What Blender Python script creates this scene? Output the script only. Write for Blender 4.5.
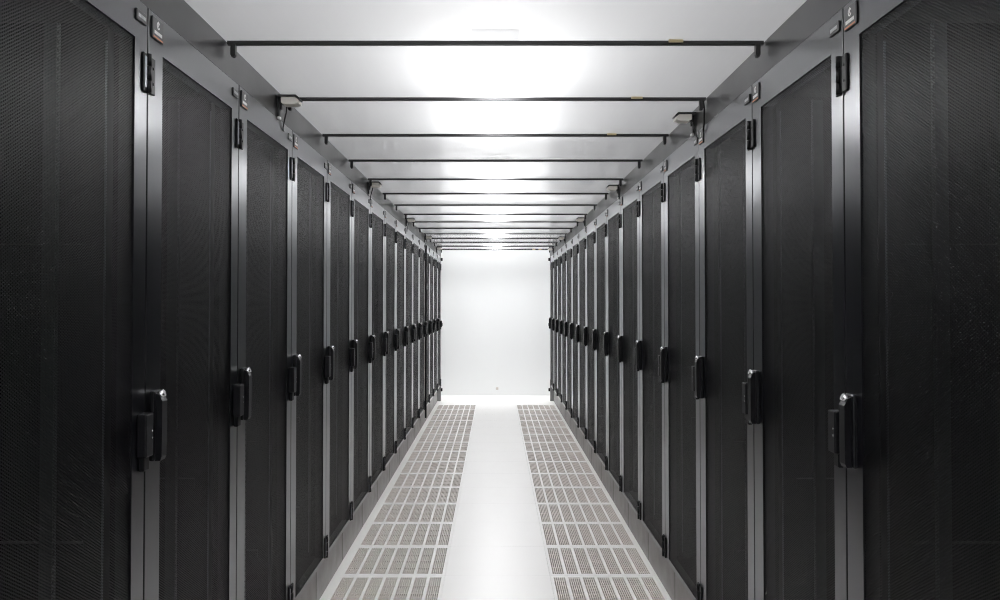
import bpy, bmesh, math, random
from mathutils import Vector, Matrix
random.seed(7)
scene = bpy.context.scene
for o in list(bpy.data.objects):
    bpy.data.objects.remove(o, do_unlink=True)
COL = scene.collection

# ------------------------------------------------------------------ camera
W = 0.90          # half width of the aisle at the door faces
H = 1.60          # camera height
FPX = 871.0       # focal length in pixels of a 1000 px wide frame
PITCH = 1.09
cam_d = bpy.data.cameras.new('camera')
cam_d.sensor_fit = 'HORIZONTAL'
cam_d.sensor_width = 36.0
cam_d.lens = 36.0 * FPX / 1000.0
cam_d.shift_x = 0.0045
cam_d.shift_y = -0.0131
cam_d.clip_start = 0.02
cam = bpy.data.objects.new('camera', cam_d)
COL.objects.link(cam)
cam.location = (0, 0, H)
cam.rotation_euler = (math.radians(90 + PITCH), 0, 0)
scene.camera = cam

# ------------------------------------------------------------------ world, exposure
world = bpy.data.worlds.new('world')
scene.world = world
world.use_nodes = True
world.node_tree.nodes['Background'].inputs['Color'].default_value = (0.9, 0.95, 1.0, 1)
world.node_tree.nodes['Background'].inputs['Strength'].default_value = 0.05
vs = scene.view_settings
scene.display_settings.display_device = 'sRGB'
vs.view_transform = 'Standard'
vs.look = 'None'
vs.gamma = 1.0
vs.exposure = 0.0
vs.use_curve_mapping = False
scene.cycles.filter_width = 1.1
scene.cycles.denoising_prefilter = 'NONE'
scene.cycles.max_bounces = 10
scene.cycles.diffuse_bounces = 6
scene.cycles.glossy_bounces = 5
scene.cycles.transmission_bounces = 6
scene.cycles.transparent_max_bounces = 16
scene.cycles.sample_clamp_indirect = 8.0
scene.cycles.caustics_reflective = False
scene.cycles.caustics_refractive = False

LAMP_DOWN = 50.0       # W, each lamp's downward light
LAMP_UP = 42.0         # W, upward fill added to each lamp, evens out the roof panels

CLEAR_SHARE = 0.30

# ------------------------------------------------------------------ layout numbers
RACK = 0.80
JOINT0 = 2.243         # depth of the first joint between doors
NR = 16                # racks of a row in view
ROW_END = JOINT0 + (NR - 1) * RACK
ZD0, ZD1 = 0.250, 2.366        # door bottom, top
ZM0, ZM1 = 0.274, 2.267        # mesh opening
ZC = 2.4775                    # roof panels
WALL = 15.2
TILE = 0.616
TILE_END = 13.776
ROWS = 20
TX = 0.012                     # tile pattern sits a touch to the right

# ------------------------------------------------------------------ materials
def new_mat(name):
    m = bpy.data.materials.new(name)
    m.use_nodes = True
    nt = m.node_tree
    return m, nt, nt.nodes['Principled BSDF'], nt.nodes['Material Output']

def principled(name, col, rough=0.5, metal=0.0, ior=1.5, noise=0.0, nscale=20.0, bump=0.0, bscale=200.0, stretch=(1, 1, 1)):
    m, nt, p, out = new_mat(name)
    p.inputs['Base Color'].default_value = (*col, 1)
    p.inputs['Roughness'].default_value = rough
    p.inputs['Metallic'].default_value = metal
    p.inputs['IOR'].default_value = ior
    tc = nt.nodes.new('ShaderNodeTexCoord')
    mp = nt.nodes.new('ShaderNodeMapping')
    mp.inputs['Scale'].default_value = stretch
    nt.links.new(tc.outputs['Object'], mp.inputs['Vector'])
    if noise > 0:
        n = nt.nodes.new('ShaderNodeTexNoise')
        n.inputs['Scale'].default_value = nscale
        n.inputs['Detail'].default_value = 4
        nt.links.new(mp.outputs['Vector'], n.inputs['Vector'])
        r = nt.nodes.new('ShaderNodeMapRange')
        r.inputs['From Min'].default_value = 0.3
        r.inputs['From Max'].default_value = 0.7
        r.inputs['To Min'].default_value = rough * (1 - noise)
        r.inputs['To Max'].default_value = rough * (1 + noise)
        nt.links.new(n.outputs['Fac'], r.inputs['Value'])
        nt.links.new(r.outputs['Result'], p.inputs['Roughness'])
    if bump > 0:
        n2 = nt.nodes.new('ShaderNodeTexNoise')
        n2.inputs['Scale'].default_value = bscale
        nt.links.new(mp.outputs['Vector'], n2.inputs['Vector'])
        b = nt.nodes.new('ShaderNodeBump')
        b.inputs['Strength'].default_value = bump
        b.inputs['Distance'].default_value = 0.002
        nt.links.new(n2.outputs['Fac'], b.inputs['Height'])
        nt.links.new(b.outputs['Normal'], p.inputs['Normal'])
    return m

M = {}
M['header'] = principled('dark_grey_fascia', (0.007, 0.007, 0.008), 0.34, 0.0, 1.42, noise=0.10, nscale=3)
M['plinth'] = principled('grey_plinth_metal', (0.135, 0.127, 0.120), 0.36, 0.0, 1.7, noise=0.15, nscale=9)
M['inside'] = principled('black_cabinet_inside', (0.006, 0.006, 0.007), 0.6, 0.0, 1.3)
M['plastic'] = principled('black_plastic', (0.003, 0.003, 0.004), 0.42, 0.0, 1.28)
M['gap_dark'] = principled('gap_shade_black', (0.004, 0.004, 0.004), 0.9, 0.0, 1.2)
M['bar'] = principled('black_bar_metal', (0.008, 0.008, 0.009), 0.45)
M['silver'] = principled('silver_metal', (0.62, 0.62, 0.63), 0.25, 1.0)
M['zinc'] = principled('zinc_post', (0.20, 0.21, 0.23), 0.35, 1.0, noise=0.2, nscale=15)
M['white_mark'] = principled('white_print', (0.75, 0.75, 0.74), 0.5)
M['grey_mark'] = principled('grey_print', (0.42, 0.43, 0.44), 0.4)
M['orange'] = principled('orange_print', (0.55, 0.20, 0.09), 0.5)
M['badge'] = principled('badge_plate', (0.030, 0.030, 0.032), 0.3)
M['cream'] = principled('cream_plastic', (0.78, 0.75, 0.69), 0.45)
M['tape'] = principled('tan_tape', (0.50, 0.42, 0.25), 0.7)
M['tile'] = principled('white_floor_laminate', (0.80, 0.79, 0.775), 0.34, 0.0, 1.5, noise=0.10, nscale=5)
M['slat'] = principled('grate_slat', (0.64, 0.59, 0.55), 0.45)
M['void'] = principled('dark_underfloor', (0.05, 0.047, 0.045), 0.9)
M['wall'] = principled('white_wall_paint', (0.84, 0.85, 0.85), 0.6, bump=0.03, bscale=120)
M['slab'] = principled('white_room_ceiling', (0.80, 0.80, 0.80), 0.8)
M['post'] = principled('grey_end_post', (0.22, 0.22, 0.22), 0.35)
M['lamp'] = principled('white_lamp_housing', (0.75, 0.75, 0.75), 0.5)

def satin_paint(name, col, rough, ior):
    """dark paint under a satin clear coat"""
    m, nt, p, out = new_mat(name)
    nt.nodes.remove(p)
    df = nt.nodes.new('ShaderNodeBsdfDiffuse')
    df.inputs['Color'].default_value = (*col, 1)
    gl = nt.nodes.new('ShaderNodeBsdfGlossy')
    gl.distribution = 'BECKMANN'
    gl.inputs['Roughness'].default_value = rough
    gl.inputs['Color'].default_value = (0.97, 0.98, 1.0, 1)
    fr = nt.nodes.new('ShaderNodeFresnel')
    fr.inputs['IOR'].default_value = ior
    mx = nt.nodes.new('ShaderNodeMixShader')
    nt.links.new(fr.outputs[0], mx.inputs[0])
    nt.links.new(df.outputs[0], mx.inputs[1])
    nt.links.new(gl.outputs[0], mx.inputs[2])
    nt.links.new(mx.outputs[0], out.inputs['Surface'])
    return m
M['paint'] = satin_paint('black_satin_paint', (0.004, 0.004, 0.005), 0.278, 1.72)

def math_node(nt, op, a, b=None):
    n = nt.nodes.new('ShaderNodeMath')
    n.operation = op
    for i, v in enumerate((a, b)):
        if v is None:
            continue
        if isinstance(v, (int, float)):
            n.inputs[i].default_value = v
        else:
            nt.links.new(v, n.inputs[i])
    return n.outputs[0]

def perforated():
    """black sheet metal with staggered round holes, seen as real openings"""
    m, nt, p, out = new_mat('perforated_black_steel')
    p.inputs['Base Color'].default_value = (0.004, 0.004, 0.0045, 1)
    p.inputs['Roughness'].default_value = 0.42
    p.inputs['IOR'].default_value = 1.25
    tc = nt.nodes.new('ShaderNodeTexCoord')
    sp = nt.nodes.new('ShaderNodeSeparateXYZ')
    nt.links.new(tc.outputs['Object'], sp.inputs[0])
    px, pz, rad = 0.0118, 0.0068, 0.0028
    ds = []
    for off in (0.0, 0.5):
        u = math_node(nt, 'FRACT', math_node(nt, 'ADD', math_node(nt, 'MULTIPLY', sp.outputs['X'], 1 / px), 50.0 + off))
        v = math_node(nt, 'FRACT', math_node(nt, 'ADD', math_node(nt, 'MULTIPLY', sp.outputs['Z'], 1 / pz), 50.0 + off))
        du = math_node(nt, 'MULTIPLY', math_node(nt, 'SUBTRACT', u, 0.5), px)
        dv = math_node(nt, 'MULTIPLY', math_node(nt, 'SUBTRACT', v, 0.5), pz)
        ds.append(math_node(nt, 'ADD', math_node(nt, 'MULTIPLY', du, du), math_node(nt, 'MULTIPLY', dv, dv)))
    d2 = math_node(nt, 'MINIMUM', ds[0], ds[1])
    solid = math_node(nt, 'GREATER_THAN', d2, rad * rad)
    tr = nt.nodes.new('ShaderNodeBsdfTransparent')
    mx = nt.nodes.new('ShaderNodeMixShader')
    nt.links.new(solid, mx.inputs[0])
    nt.links.new(tr.outputs[0], mx.inputs[1])
    nt.links.new(p.outputs[0], mx.inputs[2])
    nt.links.new(mx.outputs[0], out.inputs['Surface'])
    return m
M['mesh'] = perforated()

def rail_mat():
    """zinc rail with a column of square mounting holes"""
    m, nt, p, out = new_mat('punched_rail')
    p.inputs['Base Color'].default_value = (0.07, 0.075, 0.08, 1)
    p.inputs['Metallic'].default_value = 1.0
    p.inputs['Roughness'].default_value = 0.33
    tc = nt.nodes.new('ShaderNodeTexCoord')
    sp = nt.nodes.new('ShaderNodeSeparateXYZ')
    nt.links.new(tc.outputs['Object'], sp.inputs[0])
    v = math_node(nt, 'FRACT', math_node(nt, 'MULTIPLY', sp.outputs['Z'], 1 / 0.022))
    hz = math_node(nt, 'LESS_THAN', math_node(nt, 'ABSOLUTE', math_node(nt, 'SUBTRACT', v, 0.5)), 0.22)
    hx = math_node(nt, 'LESS_THAN', math_node(nt, 'ABSOLUTE', sp.outputs['X']), 0.006)
    tr = nt.nodes.new('ShaderNodeBsdfTransparent')
    mx = nt.nodes.new('ShaderNodeMixShader')
    nt.links.new(math_node(nt, 'MULTIPLY', hz, hx), mx.inputs[0])
    nt.links.new(p.outputs[0], mx.inputs[1])
    nt.links.new(tr.outputs[0], mx.inputs[2])
    nt.links.new(mx.outputs[0], out.inputs['Surface'])
    return m
M['rail'] = rail_mat()

def panel_mat():
    """opal plastic sheet: lets light through scattered, shiny underside with faint ribs"""
    m, nt, p, out = new_mat('opal_roof_sheet')
    nt.nodes.remove(p)
    df = nt.nodes.new('ShaderNodeBsdfDiffuse')
    df.inputs['Color'].default_value = (0.80, 0.80, 0.81, 1)
    tl = nt.nodes.new('ShaderNodeBsdfTranslucent')
    tl.inputs['Color'].default_value = (0.84, 0.84, 0.85, 1)
    m1 = nt.nodes.new('ShaderNodeMixShader')
    m1.inputs[0].default_value = 0.5
    gl = nt.nodes.new('ShaderNodeBsdfGlossy')
    gl.inputs['Roughness'].default_value = 0.07
    fr = nt.nodes.new('ShaderNodeFresnel')
    fr.inputs['IOR'].default_value = 1.45
    tc = nt.nodes.new('ShaderNodeTexCoord')
    mp = nt.nodes.new('ShaderNodeMapping')
    mp.inputs['Scale'].default_value = (14.0, 0.5, 1.0)
    n = nt.nodes.new('ShaderNodeTexNoise')
    n.inputs['Scale'].default_value = 3.0
    n.inputs['Detail'].default_value = 3
    b = nt.nodes.new('ShaderNodeBump')
    b.inputs['Strength'].default_value = 0.12
    b.inputs['Distance'].default_value = 0.004
    nt.links.new(tc.outputs['Object'], mp.inputs['Vector'])
    nt.links.new(mp.outputs['Vector'], n.inputs['Vector'])
    nt.links.new(n.outputs['Fac'], b.inputs['Height'])
    nt.links.new(b.outputs['Normal'], gl.inputs['Normal'])
    nt.links.new(b.outputs['Normal'], fr.inputs['Normal'])
    m2 = nt.nodes.new('ShaderNodeMixShader')
    # a share of the light passes straight through the thin sheet
    tp = nt.nodes.new('ShaderNodeBsdfTransparent')
    m3 = nt.nodes.new('ShaderNodeMixShader')
    m3.inputs[0].default_value = CLEAR_SHARE
    nt.links.new(df.outputs[0], m1.inputs[1])
    nt.links.new(tl.outputs[0], m1.inputs[2])
    nt.links.new(fr.outputs[0], m2.inputs[0])
    nt.links.new(m1.outputs[0], m3.inputs[1])
    nt.links.new(tp.outputs[0], m3.inputs[2])
    nt.links.new(m3.outputs[0], m2.inputs[1])
    nt.links.new(gl.outputs[0], m2.inputs[2])
    nt.links.new(m2.outputs[0], out.inputs['Surface'])
    return m
M['panel'] = panel_mat()

def clear_mat():
    m, nt, p, out = new_mat('clear_sheet_skin')
    nt.nodes.remove(p)
    tr = nt.nodes.new('ShaderNodeBsdfTransparent')
    nt.links.new(tr.outputs[0], out.inputs['Surface'])
    return m
M['clear'] = clear_mat()

# ------------------------------------------------------------------ helpers
def box(bm, x0, x1, y0, y1, z0, z1, bevel=0.0, seg=1):
    vs_ = [bm.verts.new((x, y, z)) for x in (x0, x1) for y in (y0, y1) for z in (z0, z1)]
    idx = [(0, 1, 3, 2), (4, 6, 7, 5), (0, 4, 5, 1), (2, 3, 7, 6), (0, 2, 6, 4), (1, 5, 7, 3)]
    fs = [bm.faces.new([vs_[i] for i in f]) for f in idx]
    if bevel > 0:
        es = list({e for f in fs for e in f.edges})
        bmesh.ops.bevel(bm, geom=es, offset=bevel, segments=seg, affect='EDGES', profile=0.5)

def prism(bm, pts, axis, a, b):
    """polygon pts (2D) extruded along axis from a to b"""
    def mk(p, t):
        return {'x': (t, p[0], p[1]), 'y': (p[0], t, p[1]), 'z': (p[0], p[1], t)}[axis]
    A = [bm.verts.new(mk(p, a)) for p in pts]
    B = [bm.verts.new(mk(p, b)) for p in pts]
    n = len(pts)
    fs = [bm.faces.new(A), bm.faces.new(B)]
    for i in range(n):
        fs.append(bm.faces.new((A[i], A[(i + 1) % n], B[(i + 1) % n], B[i])))
    return fs

def cyl(bm, p0, p1, r, n=10):
    p0, p1 = Vector(p0), Vector(p1)
    d = p1 - p0
    q = d.to_track_quat('Z', 'Y')
    ring = [Vector((r * math.cos(2 * math.pi * i / n), r * math.sin(2 * math.pi * i / n), 0)) for i in range(n)]
    A = [bm.verts.new(p0 + q @ v) for v in ring]
    B = [bm.verts.new(p1 + q @ v) for v in ring]
    bm.faces.new(A[::-1]); bm.faces.new(B)
    for i in range(n):
        f = bm.faces.new((A[i], A[(i + 1) % n], B[(i + 1) % n], B[i]))
        f.smooth = True

def tube(bm, pts, r, n=8):
    """round bar swept through points"""
    rings = []
    pts = [Vector(p) for p in pts]
    for i, p in enumerate(pts):
        t = (pts[min(i + 1, len(pts) - 1)] - pts[max(i - 1, 0)]).normalized()
        q = t.to_track_quat('Z', 'Y')
        rings.append([bm.verts.new(p + q @ Vector((r * math.cos(2 * math.pi * k / n), r * math.sin(2 * math.pi * k / n), 0))) for k in range(n)])
    for a, b in zip(rings, rings[1:]):
        for k in range(n):
            f = bm.faces.new((a[k], a[(k + 1) % n], b[(k + 1) % n], b[k])); f.smooth = True
    bm.faces.new(rings[0][::-1]); bm.faces.new(rings[-1])

def mesh_of(name, bm, *mats):
    bmesh.ops.recalc_face_normals(bm, faces=bm.faces)
    me = bpy.data.meshes.new(name)
    bm.to_mesh(me); bm.free()
    for m in mats:
        me.materials.append(M[m])
    return me

def link(name, me, parent=None, loc=(0, 0, 0), rz=0.0):
    o = bpy.data.objects.new(name, me)
    COL.objects.link(o)
    o.location = loc
    o.rotation_euler = (0, 0, rz)
    if parent is not None:
        o.parent = parent
    return o

def build(name, fn, mat, parent=None, **k):
    bm = bmesh.new()
    fn(bm)
    return link(name, mesh_of(name, bm, mat), parent, **k)

def tag(o, label=None, cat=None, group=None, kind=None):
    for key, v in (('label', label), ('category', cat), ('group', group), ('kind', kind)):
        if v:
            o[key] = v
    return o

def copy_tree(o, parent=None, skip=()):
    c = o.copy()
    COL.objects.link(c)
    c.parent = parent
    for ch in list(o.children):
        if ch.name.split('.')[0] not in skip:
            copy_tree(ch, c, skip)
    return c

ORD = ['first', 'second', 'third', 'fourth', 'fifth', 'sixth', 'seventh', 'eighth', 'ninth', 'tenth', 'eleventh',
       'twelfth', 'thirteenth', 'fourteenth', 'fifteenth', 'sixteenth']

# ------------------------------------------------------------------ the setting: room shell
XR, Y0, ZS = 3.2, -1.6, 3.35

def wall(name, *b):
    return tag(build(name, lambda bm: box(bm, *b), 'wall'), kind='structure')
wall('wall_far', -XR, XR, WALL, WALL + 0.1, -0.3, ZS)
wall('wall_near', -XR, XR, Y0 - 0.1, Y0, -0.3, ZS)
wall('wall_left', -XR - 0.1, -XR, Y0 - 0.1, WALL + 0.1, -0.3, ZS)
wall('wall_right', XR, XR + 0.1, Y0 - 0.1, WALL + 0.1, -0.3, ZS)
tag(build('ceiling_slab', lambda bm: box(bm, -XR - 0.1, XR + 0.1, Y0 - 0.1, WALL + 0.1, ZS, ZS + 0.1), 'slab'), kind='structure')

# raised floor: border, void below, solid tiles and grates
TILE_0 = TILE_END - ROWS * TILE
HT = TILE / 2
XE = HT + TILE                       # outer edge of the grates
def floor_border(bm):
    box(bm, -XR, TX - XE, Y0, WALL, -0.03, 0)
    box(bm, TX + XE, XR, Y0, WALL, -0.03, 0)
    box(bm, TX - XE, TX + XE, Y0, TILE_0, -0.03, 0)
floor = tag(build('floor', floor_border, 'tile'), kind='structure')
build('underfloor', lambda bm: box(bm, -XR, XR, Y0, WALL, -0.34, -0.30), 'void', floor)
def tile_bm(bm):
    box(bm, -HT + 0.0003, HT - 0.0003, 0.0003, TILE - 0.0003, -0.03, 0, 0.0004)
tile_me = None
for k in range(ROWS + 3):
    y = TILE_0 + k * TILE
    cols = (0,) if k < ROWS else (-1, 0, 1)
    last = y + TILE > WALL
    for c in cols:
        if tile_me is None:
            t = build('floor_tile', tile_bm, 'tile', floor); tile_me = t.data
        else:
            t = link('floor_tile', tile_me, floor)
        t.location = (TX + c * TILE, y, 0)
        if last:
            t.scale.y = (WALL - y) / TILE
# one grate: a white frame with seven openings, a slotted panel in each
GM, GC, GB = 0.018, 7, 0.016                 # margin, cells, bar between cells
GY = 0.033                                   # margin along the aisle
cellp = (TILE - 2 * GM + GB) / GC
cellw = cellp - GB
def grate_bm(bm):
    e = 0.0006
    box(bm, -HT + e, -HT + GM, e, TILE - e, -0.03, 0)
    box(bm, HT - GM, HT - e, e, TILE - e, -0.03, 0)
    box(bm, -HT + GM, HT - GM, e, GY, -0.03, 0)
    box(bm, -HT + GM, HT - GM, TILE - GY, TILE - e, -0.03, 0)
    for i in range(1, GC):
        x = -HT + GM + i * cellp - GB
        box(bm, x, x + GB, GY, TILE - GY, -0.03, 0)
def vent_bm(bm):
    n = 6
    pitch = cellw / n
    for i in range(n + 1):
        x = -cellw / 2 + i * pitch
        a, b = x - pitch * 0.245, x + pitch * 0.245
        box(bm, max(a, -cellw / 2), min(b, cellw / 2), GY, TILE - GY, -0.024, -0.002)
    for f in (0.25, 0.5, 0.75):
        y = GY + f * (TILE - 2 * GY)
        box(bm, -cellw / 2, cellw / 2, y - 0.003, y + 0.003, -0.024, -0.005)
bm = bmesh.new(); grate_bm(bm); grate_me = mesh_of('grate_tile', bm, 'tile')
bm = bmesh.new(); vent_bm(bm); vent_me = mesh_of('vent_panel', bm, 'slat')
for k in range(ROWS):
    for s in (-1, 1):
        g = link('grate_tile', grate_me, floor, (TX + s * TILE, TILE_0 + k * TILE, 0))
        for i in range(GC):
            link('vent_panel', vent_me, g, (-HT + GM + i * cellp + cellw / 2, 0, 0))

# aisle roof: opal panels on black crossbars
roof = bpy.data.objects.new('ceiling', None); COL.objects.link(roof)
roof.location = (0, 0, 0)
tag(roof, kind='structure')
BAR0, NB = -1.10, 20                 # bars every rack width
bars = [BAR0 + k * RACK for k in range(NB)]
bars = [y for y in bars if y < ROW_END + 0.01]
def panel_bm(bm):
    box(bm, -W - 0.03, W + 0.03, 0.002, RACK - 0.002, 0.0, 0.010)
    bm.normal_update()
    for f in bm.faces:
        if abs(f.calc_center_median().z) > 1e-6:
            f.material_index = 1
bm = bmesh.new(); panel_bm(bm); panel_me = mesh_of('roof_panel', bm, 'panel', 'clear')
for k, y in enumerate(bars):
    if y + RACK < ROW_END + 0.75:
        p = link('roof_panel', panel_me, roof, (0, y, ZC))
        if y + RACK > ROW_END + 0.12:
            p.scale.y = (ROW_END + 0.05 - y) / RACK
def bar_bm(bm):
    box(bm, -W + 0.004, W - 0.004, -0.009, 0.009, -0.0115, 0.0008)
def bracket_bm(bm):
    pts = [(-0.008, -0.0115), (0.008, -0.0115), (0.008, -0.046), (0.004, -0.054), (-0.004, -0.054), (-0.008, -0.046)]
    prism(bm, [(a - 0.018, b) for a, b in pts], 'y', -0.012, 0.006)
bm = bmesh.new(); bar_bm(bm); bar_me = mesh_of('crossbar', bm, 'bar')
bm = bmesh.new(); bracket_bm(bm); brk_me = mesh_of('end_bracket', bm, 'bar')
bm = bmesh.new(); box(bm, -0.024, 0.024, -0.022, -0.017, -0.010, 0.006); tape_me = mesh_of('tape_tag', bm, 'tape')
for y in bars:
    b = link('crossbar', bar_me, roof, (0, y, ZC - 0.001))
    link('end_bracket', brk_me, b, (W - 0.006, 0, 0))
    link('end_bracket', brk_me, b, (-W + 0.042, 0, 0))
    if 2.5 < y < 5:
        link('tape_tag', tape_me, b, (0.60, 0, 0.002))
    if y > ROW_END - 0.4:
        for tx in (0.62, 0.72):
            link('tape_tag', tape_me, b, (tx, 0, 0.0))

# fascia boards between the cabinet tops and the roof
for s, nm in ((-1, 'trim_1'), (1, 'trim_2')):
    x0, x1 = sorted((s * (W + 0.001), s * (W + 0.03)))
    tag(build(nm, lambda bm: box(bm, x0, x1, 0.60, ROW_END + 0.05, ZD1 + 0.001, ZC - 0.0005), 'header'), kind='structure')
# end posts of the aisle, with a small black fitting low down
for s, nm in ((-1, 'trim_3'), (1, 'trim_4')):
    x0, x1 = sorted((s * (W - 0.004), s * (W + 0.10)))
    e = tag(build(nm, lambda bm: box(bm, x0, x1, ROW_END + 0.055, ROW_END + 0.115, 0, ZC - 0.004, 0.004), 'post'), kind='structure')
    f0, f1 = sorted((s * (W - 0.030), s * (W - 0.004)))
    for z in (0.16, 1.23, 2.30):
        build('end_fitting', lambda bm: box(bm, f0, f1, ROW_END + 0.06, ROW_END + 0.11, z, z + 0.05, 0.004), 'plastic', e)

# ------------------------------------------------------------------ lamps above the opal roof
def lamp(k, y, label, down=LAMP_DOWN, up=LAMP_UP, rz=0.0, z=ZC + 0.055, ln=1.5):
    root = bpy.data.objects.new('ceiling_lamp', None); COL.objects.link(root)
    root.location = (0, y, z)
    root.rotation_euler = (0, 0, rz)
    tag(root, label, 'lamp', 'lamps in a line above the roof panels')
    def housing(bm):
        box(bm, -0.085, 0.085, -ln / 2, ln / 2, 0.013, 0.020, 0.002)
    build('housing', housing, 'lamp', root)
    for yy in (-0.49 * ln, 0.49 * ln):
        if ln > 2:
            build('hanger', lambda bm: cyl(bm, (0, yy, 0.020), (0, yy, ZS - z - 0.002), 0.004, 6), 'lamp', root)
        else:
            build('foot', lambda bm: box(bm, -0.003, 0.003, yy - 0.003, yy + 0.003, -0.0445, 0.013), 'lamp', root)
    for nm, power, zz, rx in (('downlight', down, 0.012, 0), ('fill_uplight', up, 0.024, math.pi)):
        ld = bpy.data.lights.new(nm, 'AREA')
        ld.shape = 'RECTANGLE'
        ld.size, ld.size_y = (0.17, 0.90 * ln)
        ld.energy = power
        if ln > 2 and rx == 0:
            ld.spread = math.radians(85)      # beam narrowed to brighten the lower far wall
        ld.color = (0.985, 0.99, 1.0)
        lo = bpy.data.objects.new(nm, ld); COL.objects.link(lo)
        lo.parent = root
        lo.location = (0, 0, zz)
        lo.rotation_euler = (rx, 0, 0)
ys = [-1.1, 1.3, 3.75, 6.25, 8.7, 11.1, 13.4]
END_DOWN, END_UP = 16.0, 42.0  # unseen end lamp, added to brighten the far wall
lab = ['white batten lamp above the roof panels behind the viewer',
       'white batten lamp above the roof panels over the viewer',
       'white batten lamp behind the nearest and largest glow in the roof panels',
       'white batten lamp behind the second glow from the front in the roof panels',
       'white batten lamp behind the third glow from the front in the roof panels',
       'white batten lamp behind the fourth glow from the front in the roof panels',
       'white batten lamp behind the farthest glow in the roof panels']
for k, y in enumerate(ys):
    lamp(k, y, lab[k])
lamp(7, 14.50, 'unseen lamp added past the end of the roof to brighten the far wall', END_DOWN, END_UP, math.pi / 2, 2.85, 3.0)

# ------------------------------------------------------------------ server racks
HW = RACK / 2 - 0.004          # half width of a door
def make_rack():
    root = bpy.data.objects.new('server_rack', None); COL.objects.link(root)
    # cabinet
    def plinth(bm):
        box(bm, -HW, HW, 0.050, 1.10, 0.0, 0.205, 0.003)
        box(bm, -HW, HW, 0.052, 1.10, 0.209, 0.249, 0.002)
    build('plinth', plinth, 'plinth', root)
    for s in (-1, 1):
        x0, x1 = sorted((s * HW, s * (HW - 0.016)))
        build('side_panel', lambda bm: box(bm, x0, x1, 0.046, 1.10, 0.25, 2.34), 'inside', root)
    build('top_panel', lambda bm: box(bm, -HW + 0.016, HW - 0.016, 0.046, 1.10, 2.32, 2.34), 'inside', root)
    build('floor_panel', lambda bm: box(bm, -HW + 0.016, HW - 0.016, 0.046, 1.08, 0.25, 0.268), 'inside', root)
    build('rear_door', lambda bm: box(bm, -HW + 0.016, HW - 0.016, 1.08, 1.10, 0.25, 2.32), 'inside', root)
    # corner posts and punched rails
    for s in (-1, 1):
        for y in (0.075, 1.00):
            a = [(0, 0), (0.036, 0), (0.036, 0.006), (0.006, 0.006), (0.006, 0.05), (0, 0.05)]
            pts = [(s * (0.335 + u), y + v) for u, v in a]
            cp = build('corner_post', lambda bm: prism(bm, pts, 'z', 0.268, 2.32), 'inside', root)
            if y < 0.5:
                la, lb = sorted((s * 0.331, s * 0.3345))
                build('post_lip', lambda bm: box(bm, la, lb, y, y + 0.004, 0.30, 2.26), 'zinc', cp)
        for y in (0.155, 0.86):
            def rail(bm):
                box(bm, -0.010, 0.010, 0, 0.002, 0.30, 2.28)
                xa, xb = sorted((s * 0.008, s * 0.010))
                box(bm, xa, xb, 0.002, 0.04, 0.30, 2.28)
            build('mounting_rail', rail, 'rail', root, loc=(s * 0.2485, y, 0))
        xb0, xb1 = sorted((s * 0.345, s * 0.370))
        for z in (0.50, 0.97, 1.75):
            build('side_brace', lambda bm: box(bm, xb0, xb1, 0.13, 1.0, z, z + 0.030), 'inside', root)
        xp0, xp1 = sorted((s * 0.285, s * 0.325))
        build('power_strip', lambda bm: box(bm, xp0, xp1, 0.90, 0.95, 0.45, 2.15, 0.003), 'inside', root)
    # door: frame ring with mesh panel, handle, hinges, badges
    XL, XR_ = -HW + 0.096, HW - 0.076
    def door_frame(bm):
        T = 0.040
        o = [(-HW, ZD0), (HW, ZD0), (HW, ZD1), (-HW, ZD1)]
        i = [(XL, ZM0), (XR_, ZM0), (XR_, ZM1), (XL, ZM1)]
        vo = {y: [bm.verts.new((x, y, z)) for x, z in o] for y in (0, T)}
        vi = {y: [bm.verts.new((x, y, z)) for x, z in i] for y in (0, T)}
        for k in range(4):
            n = (k + 1) % 4
            for y in (0, T):
                bm.faces.new((vo[y][k], vo[y][n], vi[y][n], vi[y][k]))
            bm.faces.new((vo[0][k], vo[T][k], vo[T][n], vo[0][n]))
            bm.faces.new((vi[0][k], vi[0][n], vi[T][n], vi[T][k]))
        es = [e for e in bm.edges if all(abs(v.co.y) < 1e-6 and (v in vo[0]) for v in e.verts)]
        bmesh.ops.bevel(bm, geom=es, offset=0.0009, segments=1, affect='EDGES', profile=0.5)
    door = build('door', door_frame, 'paint', root)
    def gap_shade(bm):  # matte black strips added so the gaps between doors stay dark
        box(bm, -HW - 0.003, -HW - 0.0002, 0.0015, 0.040, ZD0 + 0.002, ZD1 - 0.002)
        box(bm, HW + 0.0002, HW + 0.003, 0.0015, 0.040, ZD0 + 0.002, ZD1 - 0.002)
    build('gap_shade_strip', gap_shade, 'gap_dark', door)
    build('mesh_panel', lambda bm: box(bm, XL + 0.0005, XR_ - 0.0005, 0.004, 0.0056, ZM0 + 0.0005, ZM1 - 0.0005), 'mesh', door)
    # swing handle on the left-hand stile
    def handle(bm):
        box(bm, -HW + 0.020, -HW + 0.074, -0.014, 0.0, 1.190, 1.372, 0.004, 2)
        prism(bm, [(-0.013, 1.190), (-0.026, 1.190), (-0.030, 1.200), (-0.031, 1.27), (-0.031, 1.345), (-0.022, 1.362), (-0.013, 1.366)],
              'x', -HW + 0.030, -HW + 0.064)
    build('handle', handle, 'plastic', door)
    build('lock_cylinder', lambda bm: cyl(bm, (-HW + 0.047, -0.012, 1.358), (-HW + 0.047, -0.030, 1.366), 0.009, 14), 'silver', door)
    # latch housing on the right-hand stile, beside the next door's handle
    def housing(bm):
        box(bm, HW - 0.052, HW - 0.004, -0.026, 0.0, 1.212, 1.322, 0.004, 2)
        box(bm, HW - 0.040, HW - 0.006, -0.016, 0.0, 1.176, 1.212, 0.003)
    build('latch_housing', housing, 'plastic', door)
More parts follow.
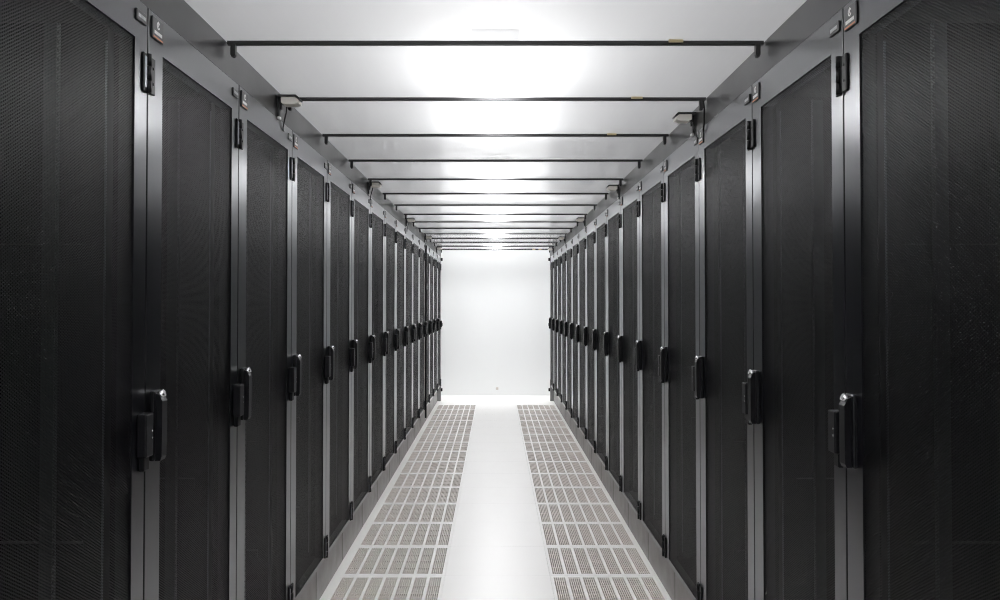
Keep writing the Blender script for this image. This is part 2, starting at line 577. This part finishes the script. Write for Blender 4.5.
    def leds(bm):
        for z in (1.258, 1.276):
            cyl(bm, (HW - 0.014, -0.0255, z), (HW - 0.014, -0.0275, z), 0.003, 8)
    build('latch_screw', leds, 'silver', door)
    # hinges on the right-hand edge
    for z0, z1 in ((2.142, 2.242), (ZD0 + 0.008, ZD0 + 0.118)):
        def hinge(bm):
            box(bm, HW - 0.034, HW - 0.001, -0.006, 0.0, z0, z1, 0.002)
            for a, b in ((z0, z0 + 0.030), (z0 + 0.033, z1 - 0.033), (z1 - 0.030, z1)):
                cyl(bm, (HW - 0.008, -0.008, a), (HW - 0.008, -0.008, b), 0.007, 12)
        build('hinge', hinge, 'plastic', door)
        def leaf(bm):
            box(bm, -HW + 0.001, -HW + 0.030, -0.007, 0.0, z0 + 0.002, z1 - 0.002, 0.002)
            for zz in (z0 + 0.03, z1 - 0.03):
                cyl(bm, (-HW + 0.016, -0.0065, zz), (-HW + 0.016, -0.009, zz), 0.004, 8)
        build('hinge_leaf', leaf, 'plastic', door)
        build('hinge_pin', lambda bm: box(bm, HW - 0.031, HW - 0.019, -0.0085, -0.0055, z0 + 0.010, z1 - 0.010, 0.001), 'zinc', door)
    # badge and name plate
    bx0, bx1 = -HW + 0.016, -HW + 0.088
    build('badge', lambda bm: box(bm, bx0, bx1, -0.005, 0.0, 2.297, 2.354, 0.0015), 'badge', door)
    def marks(bm):
        # round emblem with a bar, and a short row of worn letters
        cx = (bx0 + bx1) / 2
        for a in range(10):
            t0, t1 = 2 * math.pi * a / 12 + 0.6, 2 * math.pi * (a + 1) / 12 + 0.6
            q = [(cx + r * math.cos(t), 2.336 + r * math.sin(t)) for r, t in ((0.0105, t0), (0.0105, t1), (0.0065, t1), (0.0065, t0))]
            prism(bm, q, 'y', -0.0056, -0.0049)
        box(bm, cx - 0.002, cx + 0.002, -0.0056, -0.0049, 2.333, 2.348)
        x = bx0 + 0.010
        for w_ in (0.008, 0.006, 0.008, 0.007, 0.006, 0.007):
            box(bm, x, x + w_, -0.0056, -0.0049, 2.310, 2.319)
            x += w_ + 0.0018
    build('badge_mark', marks, 'white_mark', door)
    build('badge_stripe', lambda bm: box(bm, bx0 + 0.004, bx1 - 0.004, -0.0056, -0.0049, 2.2995, 2.3035), 'orange', door)
    px0, px1 = HW - 0.076, HW - 0.014
    build('name_plate', lambda bm: box(bm, px0, px1, -0.005, 0.0, 2.312, 2.340, 0.0015), 'badge', door)
    def letters(bm):
        x = px0 + 0.008
        for w_ in (0.006, 0.007, 0.005, 0.006, 0.007, 0.005):
            box(bm, x, x + w_, -0.0056, -0.0049, 2.321, 2.330)
            x += w_ + 0.0018
    build('name_plate_mark', letters, 'grey_mark', door)
    return root

proto = make_rack()
first = True
for s, side in ((-1, 'left'), (1, 'right')):
    for k in range(-1, NR):
        yc = JOINT0 + (k - 0.5) * RACK
        if first:
            r = proto; first = False
        else:
            r = copy_tree(proto, None, ('badge_mark', 'badge_stripe', 'name_plate_mark') if k > 8 else ())
        r.location = (s * W, yc, 0)
        r.rotation_euler = (0, 0, -s * math.pi / 2)
        if k < 0:
            l = 'black server rack with perforated door beside the viewer, %s row, out of view' % side
        elif k == 0:
            l = 'black server rack with perforated door, cropped by the %s edge of the photo' % side
        elif k == NR - 1:
            l = 'black server rack with perforated door, last of the %s row by the white wall' % side
        else:
            l = 'black server rack with perforated door, %s from the front in the %s row' % (ORD[k], side)
        tag(r, l, 'server rack', 'server racks in the %s row' % side)

# black filler strip at one joint far down the left row
yj = JOINT0 + 11 * RACK
def strip(bm):
    box(bm, -W + 0.0005, -W + 0.020, yj + 0.094, yj + 0.120, 0.14, 2.345, 0.003)
tag(build('filler_strip', strip, 'plastic'), 'tall narrow black strip standing proud of the doors far down the left row', 'strip')

# ------------------------------------------------------------------ roof latches on the fascia
def make_latch():
    root = bpy.data.objects.new('roof_latch', None); COL.objects.link(root)
    # local: x = 0 at the fascia, +x into the aisle, z = 0 at the roof
    build('mounting_plate', lambda bm: prism(bm, [(-0.0, -0.022), (0.080, -0.022), (0.096, -0.032), (0.096, -0.026), (0.082, -0.014), (0.0, -0.014)], 'y', -0.035, 0.035), 'bar', root)
    def body(bm):
        prism(bm, [(0.022, -0.023), (0.078, -0.023), (0.092, -0.034), (0.092, -0.046), (0.072, -0.052), (0.030, -0.052), (0.022, -0.046)], 'y', -0.032, 0.032)
    build('housing', body, 'cream', root)
    def arm(bm):
        box(bm, 0.0, 0.012, -0.020, 0.004, -0.100, -0.022, 0.002)
        box(bm, 0.006, 0.020, -0.016, 0.0, -0.070, -0.040, 0.002)
    build('bracket_arm', arm, 'bar', root)
    build('spring_clip', lambda bm: box(bm, 0.004, 0.016, -0.024, 0.000, -0.114, -0.100, 0.003), 'white_mark', root)
    build('cable', lambda bm: tube(bm, [(0.030, 0.03, -0.05), (0.024, 0.05, -0.07), (0.014, 0.06, -0.10), (0.008, 0.062, -0.13), (0.005, 0.075, -0.142), (0.004, 0.10, -0.140)], 0.003), 'bar', root)
    return root
lp = make_latch()
first = True
names = ['nearest', 'second', 'third', 'fourth', 'farthest']
for s, side, yl in ((-1, 'left', (3.60, 6.15, 8.75, 11.05, 13.25)), (1, 'right', (3.93, 6.32, 8.72, 11.2, 13.45))):
    for k, y in enumerate(yl):
        r = lp if first else copy_tree(lp)
        first = False
        r.location = (s * (W + 0.004), y, ZC - 0.004)
        r.rotation_euler = (0, 0, 0 if s < 0 else math.pi)
        w_ = names[k] if k in (0, 4) else names[k] + ' from the front'
        tag(r, 'cream roof latch on black bracket at the %s fascia, %s' % (side, w_), 'latch', 'roof latches')

# ------------------------------------------------------------------ small things on the far wall
def socket(bm):
    box(bm, -0.022, 0.022, -0.012, 0, -0.022, 0.022, 0.004)
o = build('wall_socket', socket, 'slat', loc=(0.03, WALL, 0.12))
tag(o, 'small pale socket low on the white far wall', 'socket')

def cable_drop(bm):
    x = W - 0.006
    tube(bm, [(x - 0.004, 3.715, ZC - 0.012), (x, 3.715, ZC - 0.04), (x, 3.717, ZC - 0.10), (x - 0.002, 3.722, ZC - 0.130), (x + 0.002, 3.735, ZC - 0.137)], 0.0035)
tag(build('hanging_cable', cable_drop, 'plastic'), 'short black cable hanging from the roof edge at the right fascia', 'cable')
